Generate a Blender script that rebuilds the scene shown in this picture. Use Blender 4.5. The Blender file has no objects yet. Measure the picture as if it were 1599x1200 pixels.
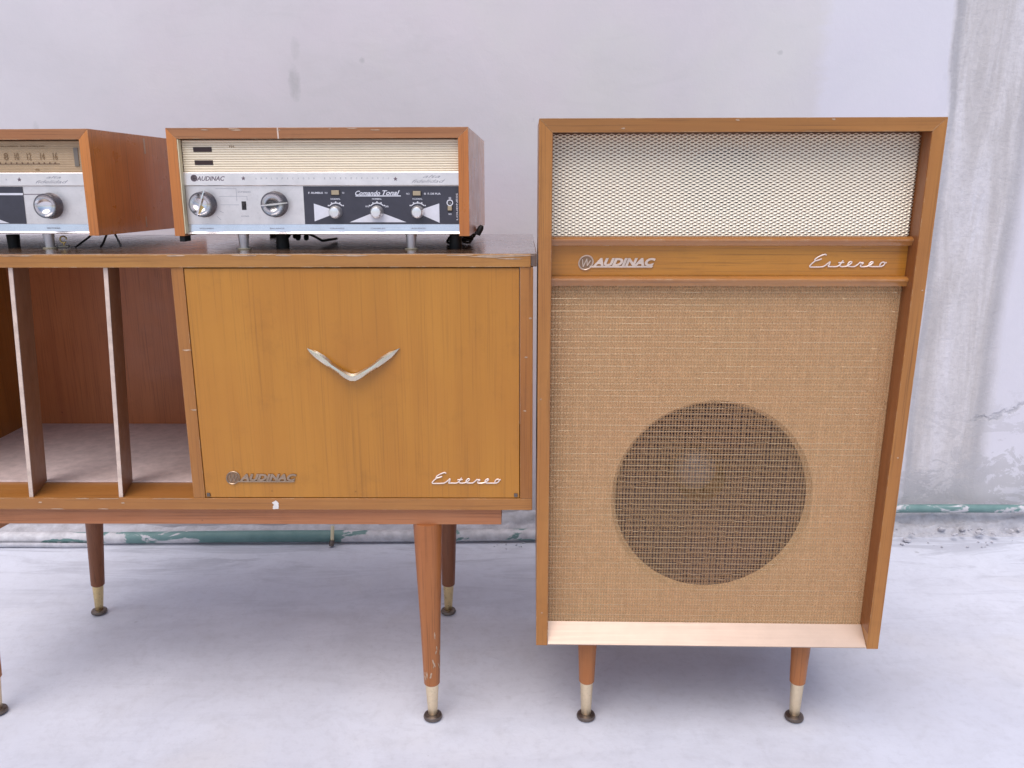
import bpy, bmesh, math, random
from mathutils import Vector, Matrix, noise
random.seed(7)
C = bpy.context.scene.collection
rad = math.radians
PI = math.pi

# ------------------------------------------------------------------ camera
cd = bpy.data.cameras.new('camera')
cam = bpy.data.objects.new('camera', cd); C.objects.link(cam)
cd.sensor_width = 36; cd.lens = 1307.1 / 1599 * 36
cd.clip_start = .02; cd.clip_end = 500
cam.matrix_world = Matrix.Translation((0, 0, .92)) @ Matrix.Rotation(PI/2 - .2509, 4, 'X') @ Matrix.Rotation(-.0022, 4, 'Z')
bpy.context.scene.camera = cam

# ------------------------------------------------------------------ sky, sun, exposure
SUN_EL, SUN_AZ = rad(64), rad(-158)      # azimuth measured from +Y towards +X
w = bpy.data.worlds.new('World'); bpy.context.scene.world = w; w.use_nodes = True
wn = w.node_tree
sky = wn.nodes.new('ShaderNodeTexSky'); sky.sky_type = 'NISHITA'; sky.sun_disc = False
sky.sun_elevation = SUN_EL; sky.sun_rotation = SUN_AZ
sky.air_density = 1.0; sky.dust_density = 2.5; sky.ozone_density = 1.0; sky.altitude = 200
bg = wn.nodes['Background']; bg.inputs[1].default_value = .12
wn.links.new(sky.outputs[0], bg.inputs[0])
sl = bpy.data.lights.new('sun', 'SUN'); sl.energy = 1.5; sl.angle = rad(54); sl.color = (1, .965, .94)
sun = bpy.data.objects.new('sun', sl); C.objects.link(sun)
d = Vector((math.sin(SUN_AZ)*math.cos(SUN_EL), math.cos(SUN_AZ)*math.cos(SUN_EL), math.sin(SUN_EL)))
sun.rotation_euler = d.to_track_quat('Z', 'Y').to_euler(); sun.location = d*6
vs = bpy.context.scene.view_settings
vs.view_transform = 'Standard'; vs.look = 'None'; vs.gamma = 1; vs.exposure = .53

# ------------------------------------------------------------------ material helpers
class NT:
    def __init__(s, name):
        s.m = bpy.data.materials.new(name); s.m.use_nodes = True
        s.t = s.m.node_tree; s.b = s.t.nodes['Principled BSDF']
    def n(s, typ, ins=None, **kw):
        n = s.t.nodes.new('ShaderNode' + typ)
        for k, v in kw.items(): setattr(n, k, v)
        for k, v in (ins or {}).items(): s.set(n.inputs[k], v)
        return n
    def set(s, sock, v):
        if isinstance(v, bpy.types.NodeSocket): s.t.links.new(v, sock)
        elif isinstance(v, bpy.types.Node): s.t.links.new(v.outputs[0], sock)
        else:
            if isinstance(v, tuple) and len(v) == 3 and sock.type == 'RGBA': v = (*v, 1)
            sock.default_value = v
    def p(s, **kw):
        for k, v in kw.items(): s.set(s.b.inputs[k.replace('_', ' ')], v)
    def obj(s, scale=(1, 1, 1), rnd=0.0):
        tc = s.n('TexCoord')
        v = tc.outputs['Object']
        if rnd:
            oi = s.n('ObjectInfo')
            mu = s.n('VectorMath', {0: (rnd, rnd*1.7, rnd*.6), 1: oi.outputs['Random']}, operation='MULTIPLY')
            v = s.n('VectorMath', {0: v, 1: mu.outputs[0]}, operation='ADD').outputs[0]
        return s.n('Mapping', {0: v, 3: scale}).outputs[0]
    def noise(s, vec, scale, detail=4, rough=.55, dist=0):
        return s.n('TexNoise', {'Vector': vec, 'Scale': scale, 'Detail': detail, 'Roughness': rough, 'Distortion': dist}).outputs[0]
    def rng(s, v, a, b, c=0., d=1., smooth=False):
        return s.n('MapRange', {0: v, 1: a, 2: b, 3: c, 4: d}, interpolation_type='SMOOTHSTEP' if smooth else 'LINEAR').outputs[0]
    def mix(s, f, a, b, mode='MIX'):
        n = s.n('Mix', data_type='RGBA', blend_type=mode)
        s.set(n.inputs[0], f); s.set(n.inputs[6], a); s.set(n.inputs[7], b)
        return n.outputs[2]
    def math(s, op, a, b=0.):
        return s.n('Math', {0: a, 1: b}, operation=op).outputs[0]
    def bump(s, h, strength=.3, dist=.001, normal=None):
        n = s.n('Bump', {'Strength': strength, 'Distance': dist, 'Height': h})
        if normal: s.set(n.inputs['Normal'], normal)
        return n.outputs[0]
    def ramp(s, f, stops):
        n = s.n('ValToRGB', {0: f}); e = n.color_ramp.elements
        while len(e) < len(stops): e.new(.5)
        for q, (pp, c) in zip(e, stops): q.position = pp; q.color = (*c, 1)
        return n.outputs[0]

def plain(name, col, rough=.5, metal=0., spec=.5, var=.08, coat=0., bump=0., bscale=400, emis=None):
    k = NT(name)
    v = k.obj((1, 1, 1))
    f = k.noise(v, 60, 5, .6)
    c2 = tuple(x*(1-var*2.2) for x in col)
    k.p(Base_Color=k.mix(k.rng(f, .35, .7), col, c2), Metallic=metal, Coat_Weight=coat)
    k.set(k.b.inputs['Specular IOR Level'], spec)
    k.p(Roughness=k.rng(k.noise(v, 35, 4), .3, .7, max(.02, rough*.85), min(1, rough*1.2)))
    if bump: k.p(Normal=k.bump(k.noise(v, bscale, 3), bump, .0005))
    return k.m

def wood(name, dark, mid, light, axis='z', rough=.36, coat=.25, wear=.6, wearcol=(.52, .36, .21), blotch=.35, fine=1.0, grime=.35, con=.75):
    gold = lambda c: (c[0]*1.10, c[1]*1.06, c[2]*.80)
    dark, mid, light = gold(dark), gold(mid), gold(light)
    dark = tuple(m+(x-m)*con for x, m in zip(dark, mid)); light = tuple(m+(x-m)*con for x, m in zip(light, mid))
    k = NT(name)
    a, b = 1.6, 26
    sc = {'x': (a, b, b), 'y': (b, a, b), 'z': (b, b, a)}[axis]
    v = k.obj(sc, 3.1)
    n1 = k.noise(v, 1.0, 5, .6, .6)
    fs = {'x': (5, 420, 420), 'y': (420, 5, 420), 'z': (420, 420, 5)}[axis]
    n2 = k.noise(k.obj(fs, 1.3), 1.0, 3, .7)
    ws = {'x': (.8, 9, 9), 'y': (9, .8, 9), 'z': (9, 9, .8)}[axis]
    n3 = k.noise(k.obj(ws, 5.), 1.0, 3, .5, .2)
    base = k.ramp(k.math('ADD', k.math('MULTIPLY', n1, .6), k.math('MULTIPLY', n3, .4)), [(.33, dark), (.5, mid), (.68, light)])
    pores = k.rng(n2, .30, .47, .62, 1.0)
    pores = k.rng(pores, .62, 1., 1-.38*fine, 1.)
    base = k.mix(1., base, pores, 'MULTIPLY')
    # reddish / greyish patches of old varnish
    n4 = k.noise(k.obj((1, 1, 1), 2.), 5.5, 4, .55)
    base = k.mix(k.rng(n4, .42, .75, 0, blotch), base, tuple(x*y for x, y in zip(mid, (.82, .66, .62))))
    # dark dents and spots
    vo = k.n('TexVoronoi', {'Vector': k.obj((1, 1, 1), 4.), 'Scale': 26.}, feature='F1')
    spots = k.math('MULTIPLY', k.rng(vo.outputs['Distance'], .035, .06, 1, 0), k.rng(k.noise(k.obj(), 9, 1), .55, .62))
    base = k.mix(k.math('MULTIPLY', spots, .55), base, tuple(x*.35 for x in dark))
    # grime cloud
    n5 = k.noise(k.obj((1, 1, 1), 7.), 16, 5, .7)
    base = k.mix(k.rng(n5, .56, .8, 0, grime), base, tuple(x*.55 for x in dark))
    wearmask = 0.
    if wear:
        bv = k.n('Bevel', {'Radius': .0022}, samples=4)
        geo = k.n('NewGeometry')
        dt = k.n('VectorMath', {0: bv.outputs[0], 1: geo.outputs['Normal']}, operation='DOT_PRODUCT').outputs['Value']
        edge = k.rng(dt, .985, .90)
        wn_ = k.rng(k.noise(k.obj((1, 1, 1), 2.), 48, 5, .75), .50, .64)
        wearmask = k.math('MULTIPLY', k.math('MULTIPLY', edge, wn_), wear)
        base = k.mix(wearmask, base, wearcol)
    k.p(Base_Color=base, Roughness=k.rng(k.noise(k.obj((1, 1, 1), 3.), 30, 4), .3, .7, rough*.8, rough*1.35), Coat_Weight=coat, Coat_Roughness=.16)
    k.set(k.b.inputs['Specular IOR Level'], .4)
    k.p(Normal=k.bump(n2, .10, .0004))
    return k.m

def metal(name, col, rough=.3, brush='x', var=.12, streak=.25, dirt=0., dirtcol=(.2, .14, .08)):
    k = NT(name)
    sc = {'x': (6, 900, 900), 'z': (900, 900, 6), 'n': (200, 200, 200)}[brush]
    n = k.noise(k.obj(sc), 1, 3, .6)
    f2 = k.noise(k.obj(), 40, 4)
    c = k.mix(k.rng(f2, .35, .7), col, tuple(x*(1-var) for x in col))
    if dirt: c = k.mix(k.rng(k.noise(k.obj(), 210, 5, .7), .55, .72, 0, dirt), c, dirtcol)
    k.p(Base_Color=c, Metallic=1., Roughness=k.rng(n, .3, .7, rough*(1-streak), rough*(1+streak)))
    k.p(Normal=k.bump(n, .06, .0002))
    return k.m

M = {}
M['door'] = wood('amber_veneer', (.29, .108, .012), (.42, .174, .022), (.50, .222, .034), 'z', .36, .3, .5, blotch=.35, fine=.5, con=.38)
M['frame_x'] = wood('frame_wood_x', (.24, .100, .032), (.35, .150, .047), (.43, .205, .07), 'x', .42, .15, .9, blotch=.5)
M['frame_z'] = wood('frame_wood_z', (.27, .105, .030), (.37, .155, .045), (.45, .205, .066), 'z', .42, .15, .9, blotch=.4)
M['frame_y'] = wood('side_wood_y', (.20, .078, .024), (.30, .125, .038), (.37, .160, .05), 'z', .40, .2, .9, blotch=.4)
M['apron'] = wood('apron_wood', (.30, .112, .060), (.39, .155, .082), (.46, .195, .105), 'x', .5, .08, .5, blotch=.3)
M['top'] = wood('worn_dark_top', (.10, .058, .046), (.15, .090, .072), (.22, .13, .095), 'x', .24, 1.0, .9, blotch=.5)
M['topedge'] = wood('top_edge_band', (.29, .125, .040), (.40, .19, .060), (.48, .25, .09), 'x', .45, .1, 1.0, (.66, .50, .34), blotch=.5)
M['inner'] = wood('inner_back_veneer', (.34, .108, .052), (.46, .152, .070), (.56, .195, .09), 'z', .36, .2, 0, blotch=.35)
M['leg'] = wood('turned_leg_wood', (.27, .092, .034), (.38, .138, .052), (.46, .180, .074), 'z', .42, .12, 0, blotch=.3)
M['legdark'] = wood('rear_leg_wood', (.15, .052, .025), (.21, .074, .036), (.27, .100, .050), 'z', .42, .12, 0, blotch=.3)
M['band'] = wood('badge_board_veneer', (.33, .125, .020), (.46, .195, .028), (.54, .245, .042), 'x', .34, .3, .3, blotch=.25)
M['rail'] = wood('rail_wood', (.27, .105, .035), (.38, .16, .05), (.46, .21, .07), 'x', .30, 1., .9, blotch=.3)
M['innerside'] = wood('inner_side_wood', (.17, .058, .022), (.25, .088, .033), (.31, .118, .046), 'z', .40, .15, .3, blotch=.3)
M['radio_x'] = wood('radio_case_x', (.24, .098, .048), (.33, .140, .070), (.40, .182, .094), 'x', .42, .12, .9, blotch=.5)
M['radio_z'] = wood('radio_case_z', (.23, .092, .044), (.31, .130, .066), (.38, .172, .088), 'z', .42, .12, .9, blotch=.4)
M['radio_side'] = wood('radio_case_side', (.33, .105, .025), (.50, .175, .046), (.60, .22, .06), 'z', .30, .5, .9, blotch=.5)
M['alu'] = metal('brushed_aluminium', (.90, .82, .79), .36, 'x', streak=.12)
M['plate'] = metal('satin_faceplate', (.83, .76, .73), .45, 'x', dirt=.14, streak=.1)
M['chrome'] = metal('polished_lip', (.76, .73, .75), .24, 'x')
M['knob'] = plain('spun_knob', (.80, .76, .75), .20, 1., var=.05)
M['knobrim'] = metal('knob_rim', (.17, .155, .16), .30, 'n')
M['smallknob'] = plain('small_knob', (.84, .80, .76), .30, .85, var=.04)
M['gold'] = metal('worn_gold', (.62, .44, .18), .35, 'n', dirt=.4)
M['handle'] = metal('worn_chrome_handle', (.74, .66, .52), .26, 'n', var=.2, dirt=.25, dirtcol=(.42, .33, .16))
M['badge'] = plain('badge_metal', (.78, .61, .49), .38, .4, var=.12)
M['badge_old'] = metal('tarnished_badge', (.46, .33, .23), .42, 'n', var=.3, dirt=.4)
M['badgein'] = plain('badge_recess', (.30, .175, .10), .5, .4)
M['script'] = plain('script_metal', (.93, .76, .66), .35, .4, var=.05)
M['foot'] = plain('silver_foot', (.86, .84, .86), .30, .55, var=.04)
M['washer'] = plain('cloudy_washer', (.42, .36, .26), .35)
M['cream'] = plain('cream_plastic', (.72, .62, .40), .45, var=.04)
M['ribbed'] = plain('cream_ribs', (.86, .73, .54), .38, .15, var=.02)
M['dialtan'] = plain('amber_dial', (.45, .30, .165), .40, 0, coat=.3, var=.06)
M['dialprint'] = plain('dial_print', (.11, .045, .02), .5)
M['dialfaint'] = plain('dial_faint_print', (.27, .155, .070), .5)
M['dialgrey'] = plain('dial_patch', (.20, .165, .13), .4)
M['slotin'] = plain('slot_dark', (.035, .012, .010), .5)
M['black'] = plain('black_panel', (.042, .038, .054), .34, spec=.6, var=.1)
M['print'] = plain('white_print', (.74, .72, .76), .5, var=.05)
M['grayprint'] = plain('grey_print', (.33, .31, .33), .5)
M['darkprint'] = plain('dark_print', (.16, .11, .13), .5)
M['ivory'] = plain('ivory_switch', (.42, .33, .21), .4)
M['switchdark'] = plain('switch_black', (.035, .025, .025), .4)
M['rubber'] = plain('black_rubber', (.012, .011, .012), .6, bump=.3)
M['glide'] = metal('rusty_glide', (.20, .16, .14), .45, 'n', dirt=.6, dirtcol=(.10, .06, .04))
M['ferrule'] = metal('worn_brass_ferrule', (.87, .72, .50), .42, 'n', var=.12, dirt=.32, dirtcol=(.40, .30, .13))
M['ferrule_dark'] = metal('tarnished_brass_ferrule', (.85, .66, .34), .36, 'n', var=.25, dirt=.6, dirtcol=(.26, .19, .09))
M['strip'] = metal('pale_brass_strip', (.50, .385, .315), .5, 'x', var=.06, streak=.10, dirt=.10, dirtcol=(.6, .45, .33))
M['mesh'] = plain('champagne_mesh', (1.0, .885, .71), .34, .30, var=0)
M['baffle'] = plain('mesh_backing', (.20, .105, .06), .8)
M['liner'] = plain('pale_floor_liner', (.76, .61, .58), .5, var=.10, bump=.2)
M['dividerside'] = wood('divider_side', (.20, .090, .055), (.27, .125, .078), (.34, .165, .10), 'z', .4, .15, 0)
M['divideredge'] = plain('divider_pale_edge', (.70, .53, .43), .5, var=.12)
M['scuff'] = plain('pale_scuff', (.58, .40, .27), .6, var=.2)
M['chip'] = plain('white_chip', (.75, .68, .62), .6, var=.1)
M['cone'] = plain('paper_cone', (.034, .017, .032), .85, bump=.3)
M['cap'] = plain('dust_cap', (.15, .125, .13), .4)
M['bafflelight'] = plain('baffle_board', (.88, .56, .29), .8)

def make_cloth_mat(name, col, alpha, rough=.7, metal_=0.):
    k = NT(name)
    v = k.obj()
    n = k.noise(v, 500, 3, .7)
    big = k.noise(v, 7, 3)
    c = k.mix(k.rng(n, .3, .7), col, tuple(x*.72 for x in col))
    c = k.mix(k.rng(big, .35, .7, 0, .35), c, (col[0]*.9, col[1]*.78, col[2]*.85))
    k.p(Base_Color=c, Roughness=rough, Metallic=metal_, Alpha=alpha)
    return k.m
M['cord'] = make_cloth_mat('cloth_cord', (.58, .335, .150), .50)
M['weft'] = make_cloth_mat('cloth_weft', (.50, .285, .130), .42)
M['goldthread'] = make_cloth_mat('gold_thread', (.85, .66, .42), .9, .3, .8)

# ------------------------------------------------------------------ mesh builder
class MB:
    def __init__(s): s.bm = bmesh.new()
    def box(s, x0, x1, y0, y1, z0, z1, bev=0., seg=2):
        r = bmesh.ops.create_cube(s.bm, size=1)['verts']
        for v in r:
            v.co = Vector((x0 + (v.co.x+.5)*(x1-x0), y0 + (v.co.y+.5)*(y1-y0), z0 + (v.co.z+.5)*(z1-z0)))
        if bev:
            es = list({e for v in r for e in v.link_edges})
            bmesh.ops.bevel(s.bm, geom=es, offset=bev, segments=seg, affect='EDGES', profile=.5)
        return s
    def prism(s, pts, y0, y1, bev=0.):               # polygon in x,z extruded along y (pts as seen from -y)
        a = [s.bm.verts.new((x, y0, z)) for x, z in pts]; b = [s.bm.verts.new((x, y1, z)) for x, z in pts]
        n = len(pts); s.bm.faces.new(a); s.bm.faces.new(b[::-1])
        for i in range(n): s.bm.faces.new((a[i], b[i], b[(i+1) % n], a[(i+1) % n]))
        return s
    def prism_x(s, pts, x0, x1):                     # polygon in y,z extruded along x
        a = [s.bm.verts.new((x0, y, z)) for y, z in pts]; b = [s.bm.verts.new((x1, y, z)) for y, z in pts]
        n = len(pts); s.bm.faces.new(a); s.bm.faces.new(b[::-1])
        for i in range(n): s.bm.faces.new((a[i], b[i], b[(i+1) % n], a[(i+1) % n]))
        return s
    def mitred(s, kind, x0, x1, z0, z1, th, y0, y1, bev=.0004):   # pieces of a box case whose corners meet on the diagonal
        g = .00008
        P = {'top': [(x0+g, z1), (x0+th+g, z1-th), (x1-th-g, z1-th), (x1-g, z1)],
             'left': [(x0, z0), (x0+th, z0), (x0+th, z1-th-g), (x0, z1-g)],
             'right': [(x1-th, z0), (x1, z0), (x1, z1-g), (x1-th, z1-th-g)]}[kind]
        s.prism(P, y0, y1)
        bmesh.ops.bevel(s.bm, geom=list(s.bm.edges), offset=bev, segments=2, affect='EDGES', profile=.5)
        return s
    def lathe(s, prof, origin, axis, seg=32, cap=True):        # prof (r, t) with t along axis
        o = Vector(origin); ax = Vector(axis).normalized()
        u = ax.orthogonal().normalized(); v = ax.cross(u)
        rings = []
        for r, t in prof:
            if r < 1e-6: rings.append([s.bm.verts.new(o + ax*t)])
            else: rings.append([s.bm.verts.new(o + ax*t + (u*math.cos(2*PI*i/seg) + v*math.sin(2*PI*i/seg))*r) for i in range(seg)])
        for A, B in zip(rings, rings[1:]):
            for i in range(seg):
                j = (i+1) % seg
                if len(A) == 1 and len(B) == 1: continue
                if len(A) == 1: s.bm.faces.new((A[0], B[j], B[i]))
                elif len(B) == 1: s.bm.faces.new((A[i], A[j], B[0]))
                else: s.bm.faces.new((A[i], A[j], B[j], B[i]))
        if cap and len(rings[0]) > 1: s.bm.faces.new(rings[0][::-1])
        if cap and len(rings[-1]) > 1: s.bm.faces.new(rings[-1])
        return s
    def tube(s, path, r, seg=8):
        P = [Vector(p) for p in path]; rs = r if isinstance(r, (list, tuple)) else [r]*len(P)
        rings = []; u = None
        for i, p in enumerate(P):
            t = (P[min(i+1, len(P)-1)] - P[max(i-1, 0)]).normalized()
            if u is None: u = t.orthogonal().normalized()
            else:
                u = u - t*u.dot(t); u.normalize()
            v = t.cross(u)
            rings.append([s.bm.verts.new(p + (u*math.cos(2*PI*k/seg) + v*math.sin(2*PI*k/seg))*rs[i]) for k in range(seg)])
        for A, B in zip(rings, rings[1:]):
            for i in range(seg): s.bm.faces.new((A[i], A[(i+1) % seg], B[(i+1) % seg], B[i]))
        s.bm.faces.new(rings[0][::-1]); s.bm.faces.new(rings[-1])
        return s
    def build(s, name, mat, parent=None, smooth=False, loc=None, stuff=False, label=None):
        bmesh.ops.recalc_face_normals(s.bm, faces=s.bm.faces)
        me = bpy.data.meshes.new(name); s.bm.to_mesh(me); s.bm.free()
        me.materials.append(mat)
        if smooth: smooth_angle(me)
        o = bpy.data.objects.new(name, me); C.objects.link(o)
        if parent: o.parent = parent
        if loc: o.location = loc
        if stuff: o['kind'] = 'stuff'
        if label: o['label'] = label
        return o

def smooth_angle(me, ang=rad(38)):
    me.polygons.foreach_set('use_smooth', [True]*len(me.polygons))
    bm = bmesh.new(); bm.from_mesh(me)
    for e in bm.edges:
        if len(e.link_faces) == 2 and e.calc_face_angle(0) > ang: e.smooth = False
    bm.to_mesh(me); bm.free()

def mesh_obj(name, verts, faces, mat, parent=None, smooth=False, stuff=False):
    me = bpy.data.meshes.new(name); me.from_pydata(verts, [], faces); me.update()
    me.materials.append(mat)
    if smooth: me.polygons.foreach_set('use_smooth', [True]*len(me.polygons))
    o = bpy.data.objects.new(name, me); C.objects.link(o)
    if parent: o.parent = parent
    if stuff: o['kind'] = 'stuff'
    return o

def thing(name, label, cat, loc=(0, 0, 0), rot=(0, 0, 0), group=None):
    o = bpy.data.objects.new(name, None); C.objects.link(o); o.empty_display_size = .05
    o.location = loc; o.rotation_euler = rot; o['label'] = label; o['category'] = cat
    if group: o['group'] = group
    return o

def text_obj(name, body, mat, parent, x0, x1, zc, h, y, depth=.0002, shear=0., bold=0., spacing=1., stretch=True, rot=0.):
    """lettering facing -y; fitted between x0 and x1, height h, centred on zc, back at y"""
    cu = bpy.data.curves.new(name, 'FONT'); cu.body = body; cu.size = 1; cu.shear = shear
    cu.offset = bold; cu.space_character = spacing; cu.extrude = .5; cu.resolution_u = 3
    t = bpy.data.objects.new(name, cu); C.objects.link(t)
    dg = bpy.context.evaluated_depsgraph_get()
    me = bpy.data.meshes.new_from_object(t.evaluated_get(dg)); me.name = name
    bpy.data.objects.remove(t); bpy.data.curves.remove(cu)
    xs = [v.co.x for v in me.vertices]; ys = [v.co.y for v in me.vertices]
    ax, bx, ay, by = min(xs), max(xs), min(ys), max(ys)
    cr, sr = math.cos(rot), math.sin(rot)
    xm = (x0+x1)/2
    for v in me.vertices:
        lx = ((v.co.x-ax)/(bx-ax)-.5)*(x1-x0); lz = ((v.co.y-ay)/(by-ay)-.5)*h
        v.co = Vector((xm + lx*cr - lz*sr, y - (v.co.z+.5)*depth, zc + lx*sr + lz*cr))
    me.materials.clear(); me.materials.append(mat)
    o = bpy.data.objects.new(name, me); C.objects.link(o); o.parent = parent
    return o

def scuff(parent, pts, y, mat='scuff', name='scuff_mark', th=.0003):
    return MB().prism(pts, y-th, y).build(name, M[mat], parent)

def blob(cx, cz, rx, rz, n=11, j=.35, a=0.):
    out = []
    for i in range(n):
        t = 2*PI*i/n; q = 1 + random.uniform(-j, j)
        x, z = rx*q*math.cos(t), rz*q*math.sin(t)
        out.append((cx + x*math.cos(a) - z*math.sin(a), cz + x*math.sin(a) + z*math.cos(a)))
    return out

# ------------------------------------------------------------------ setting: ground, wall
def cement_floor():
    k = NT('cement_floor'); v = k.obj()
    big = k.noise(v, 1.3, 5, .6, .4); mid = k.noise(v, 5.5, 6, .62, .5); fin = k.noise(v, 60, 5, .65)
    c = k.ramp(big, [(.3, (.56, .565, .635)), (.5, (.635, .64, .705)), (.7, (.70, .70, .76))])
    c = k.mix(k.rng(mid, .42, .72, 0, .5), c, (.52, .51, .55))
    mott = k.noise(v, 14, 7, .72, .8)
    c = k.mix(k.rng(mott, .50, .66, 0, .30), c, (.47, .465, .50))
    c = k.mix(k.rng(k.noise(v, 3.2, 3, .5), .55, .72, 0, .35), c, (.62, .585, .57))
    c = k.mix(k.rng(fin, .5, .8, 0, .35), c, (.42, .41, .45))
    # trowel streaks and cracks, stronger near the wall
    st = k.noise(k.obj((1.6, 9, 1)), 1.5, 6, .7, 1.1)
    sep = k.n('SeparateXYZ', {0: k.obj()})
    near = k.rng(sep.outputs[1], 1.55, 1.95)
    c = k.mix(k.math('MULTIPLY', near, .20), c, (.70, .74, .86))
    c = k.mix(k.math('MULTIPLY', k.rng(st, .50, .62, 0, .55), k.math('ADD', near, .22)), c, (.40, .40, .45))
    vo = k.n('TexVoronoi', {'Vector': k.obj(), 'Scale': 9.}, feature='F1')
    sp = k.math('MULTIPLY', k.rng(vo.outputs['Distance'], .03, .06, 1, 0), k.rng(k.noise(v, 4, 1), .5, .56))
    c = k.mix(k.math('MULTIPLY', sp, .4), c, (.22, .21, .22))
    # grit and small dark scrapes
    g1 = k.n('TexVoronoi', {'Vector': k.obj(), 'Scale': 75.}, feature='F1').outputs['Distance']
    grit = k.math('MULTIPLY', k.rng(g1, .05, .10, 1, 0), k.rng(k.noise(v, 6, 3), .50, .60))
    c = k.mix(k.math('MULTIPLY', grit, .35), c, (.28, .27, .28))
    sc = k.noise(k.obj((3, 9, 1)), 6, 6, .75, 2.)
    c = k.mix(k.math('MULTIPLY', k.rng(sc, .66, .72), .30), c, (.38, .37, .39))
    k.p(Base_Color=c, Roughness=k.rng(mid, .3, .7, .38, .55))
    b1 = k.bump(mid, .25, .006); b2 = k.bump(fin, .25, .0015, b1); k.p(Normal=k.bump(st, .25, .002, b2))
    return k.m

def wall_mat():
    k = NT('painted_plaster'); v = k.obj()
    big = k.noise(v, 1.6, 5, .6, .3); mid = k.noise(v, 7, 6, .65, .5); fin = k.noise(v, 90, 5, .7)
    base = k.ramp(big, [(.3, (.62, .575, .585)), (.55, (.665, .62, .63)), (.75, (.70, .655, .665))])
    base = k.mix(k.rng(mid, .42, .72, 0, .45), base, (.60, .565, .575))
    tr = k.noise(k.obj((1.4, 1, 3.2)), 4.5, 7, .7, 1.2)
    base = k.mix(k.rng(tr, .52, .68, 0, .30), base, (.575, .54, .54))
    base = k.mix(k.rng(k.noise(v, 2.2, 4, .6), .5, .66, 0, .40), base, (.69, .665, .62))
    base = k.mix(k.rng(k.noise(v, 3.1, 3), .48, .70, 0, .45), base, (.70, .615, .655))
    # small nicks
    vo = k.n('TexVoronoi', {'Vector': k.obj((1, 1, .7)), 'Scale': 6.5}, feature='F1')
    d_ = k.math('ADD', vo.outputs['Distance'], k.math('MULTIPLY', fin, .06))
    sp = k.math('MULTIPLY', k.rng(d_, .055, .085, 1, 0), k.rng(k.noise(v, 3.3, 1), .47, .55))
    base = k.mix(k.math('MULTIPLY', sp, .40), base, (.40, .385, .41))
    # a later, bluer coat of paint left of the bare strip
    sp0 = k.n('SeparateXYZ', {0: v}); wv = k.math('MULTIPLY', k.math('SUBTRACT', tr, .5), .10)
    base = k.mix(k.math('MULTIPLY', k.rng(k.math('ADD', sp0.outputs[0], wv), .70, .735), .55), base, (.70, .675, .745))
    # dark rubbed smudges
    for sx_, sz_, rx_, rz_, am in ((-.505, 1.115, .012, .035, .55), (-.498, 1.19, .010, .022, .30), (-.345, 1.165, .006, .006, .5), (-.28, 1.30, .005, .004, .6), (-1.12, 1.02, .007, .012, .4), (.62, 1.18, .006, .005, .5)):
        ex = k.math('DIVIDE', k.math('SUBTRACT', sp0.outputs[0], sx_), rx_); ez = k.math('DIVIDE', k.math('SUBTRACT', sp0.outputs[2], sz_), rz_)
        rr = k.math('ADD', k.math('ADD', k.math('MULTIPLY', ex, ex), k.math('MULTIPLY', ez, ez)), k.math('MULTIPLY', k.math('SUBTRACT', fin, .5), 3.))
        base = k.mix(k.math('MULTIPLY', k.rng(rr, 0., 1.6, 1, 0), am), base, (.42, .41, .40))
    # bare cement strip between x=1.0 and x=1.21
    sep = k.n('SeparateXYZ', {0: v}); X, Z = sep.outputs[0], sep.outputs[2]
    wob = k.math('MULTIPLY', k.math('SUBTRACT', k.noise(k.obj((1, 1, .35)), 9, 4, .6), .5), .045)
    xx = k.math('ADD', X, wob)
    m1 = k.rng(xx, 1.014, 1.024); m2 = k.rng(xx, 1.240, 1.205)
    strip = k.math('MULTIPLY', m1, m2)
    stv = k.noise(k.obj((11, 1, 1.1)), 1.2, 6, .66, .8)
    scol = k.ramp(stv, [(.3, (.46, .42, .40)), (.44, (.55, .505, .485)), (.53, (.64, .595, .585)), (.64, (.70, .66, .67))])
    scol = k.mix(k.rng(fin, .42, .72, 0, .35), scol, (.36, .33, .32))
    edge = k.math('MULTIPLY', k.rng(xx, 1.016, 1.024), k.rng(xx, 1.044, 1.032))
    scol = k.mix(k.math('MULTIPLY', edge, .55), scol, (.33, .32, .335))
    edge2 = k.math('MULTIPLY', k.rng(xx, 1.185, 1.20), k.rng(xx, 1.232, 1.215))
    scol = k.mix(k.math('MULTIPLY', edge2, .5), scol, (.36, .345, .36))
    base = k.mix(k.math('MULTIPLY', strip, .88), base, scol)
    # scaling paint low down on the right
    pe = k.noise(k.obj((1, 1, 1.6)), 9, 7, .72, 1.)
    pz = k.math('MULTIPLY', k.rng(Z, .42, .12), k.rng(X, .95, 1.05))
    peel = k.rng(k.math('ADD', pe, k.math('MULTIPLY', pz, .16)), .60, .615)
    base = k.mix(k.math('MULTIPLY', k.math('MULTIPLY', peel, pz), .8), base, (.47, .445, .45))
    # tone darkens towards the floor, with a ragged edge
    dz = k.math('ADD', Z, k.math('MULTIPLY', k.math('SUBTRACT', k.noise(v, 6, 5, .65), .5), .28))
    low_dark = k.rng(dz, .22, .08)
    base = k.mix(k.math('MULTIPLY', low_dark, .6), base, (.40, .385, .40))
    # crack to the right of the strip
    cz = k.math('ADD', Z, k.math('MULTIPLY', k.math('SUBTRACT', k.noise(k.obj(), 14, 5, .7), .5), .10))
    line = k.math('SUBTRACT', cz, k.math('MULTIPLY', k.math('SUBTRACT', X, 1.17), .34))
    cr = k.math('MULTIPLY', k.rng(k.math('ABSOLUTE', k.math('SUBTRACT', line, .285)), .002, .010, 1, 0), k.rng(X, 1.17, 1.20))
    base = k.mix(k.math('MULTIPLY', cr, .45), base, (.33, .32, .33))
    k.p(Base_Color=base, Roughness=.78)
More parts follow.
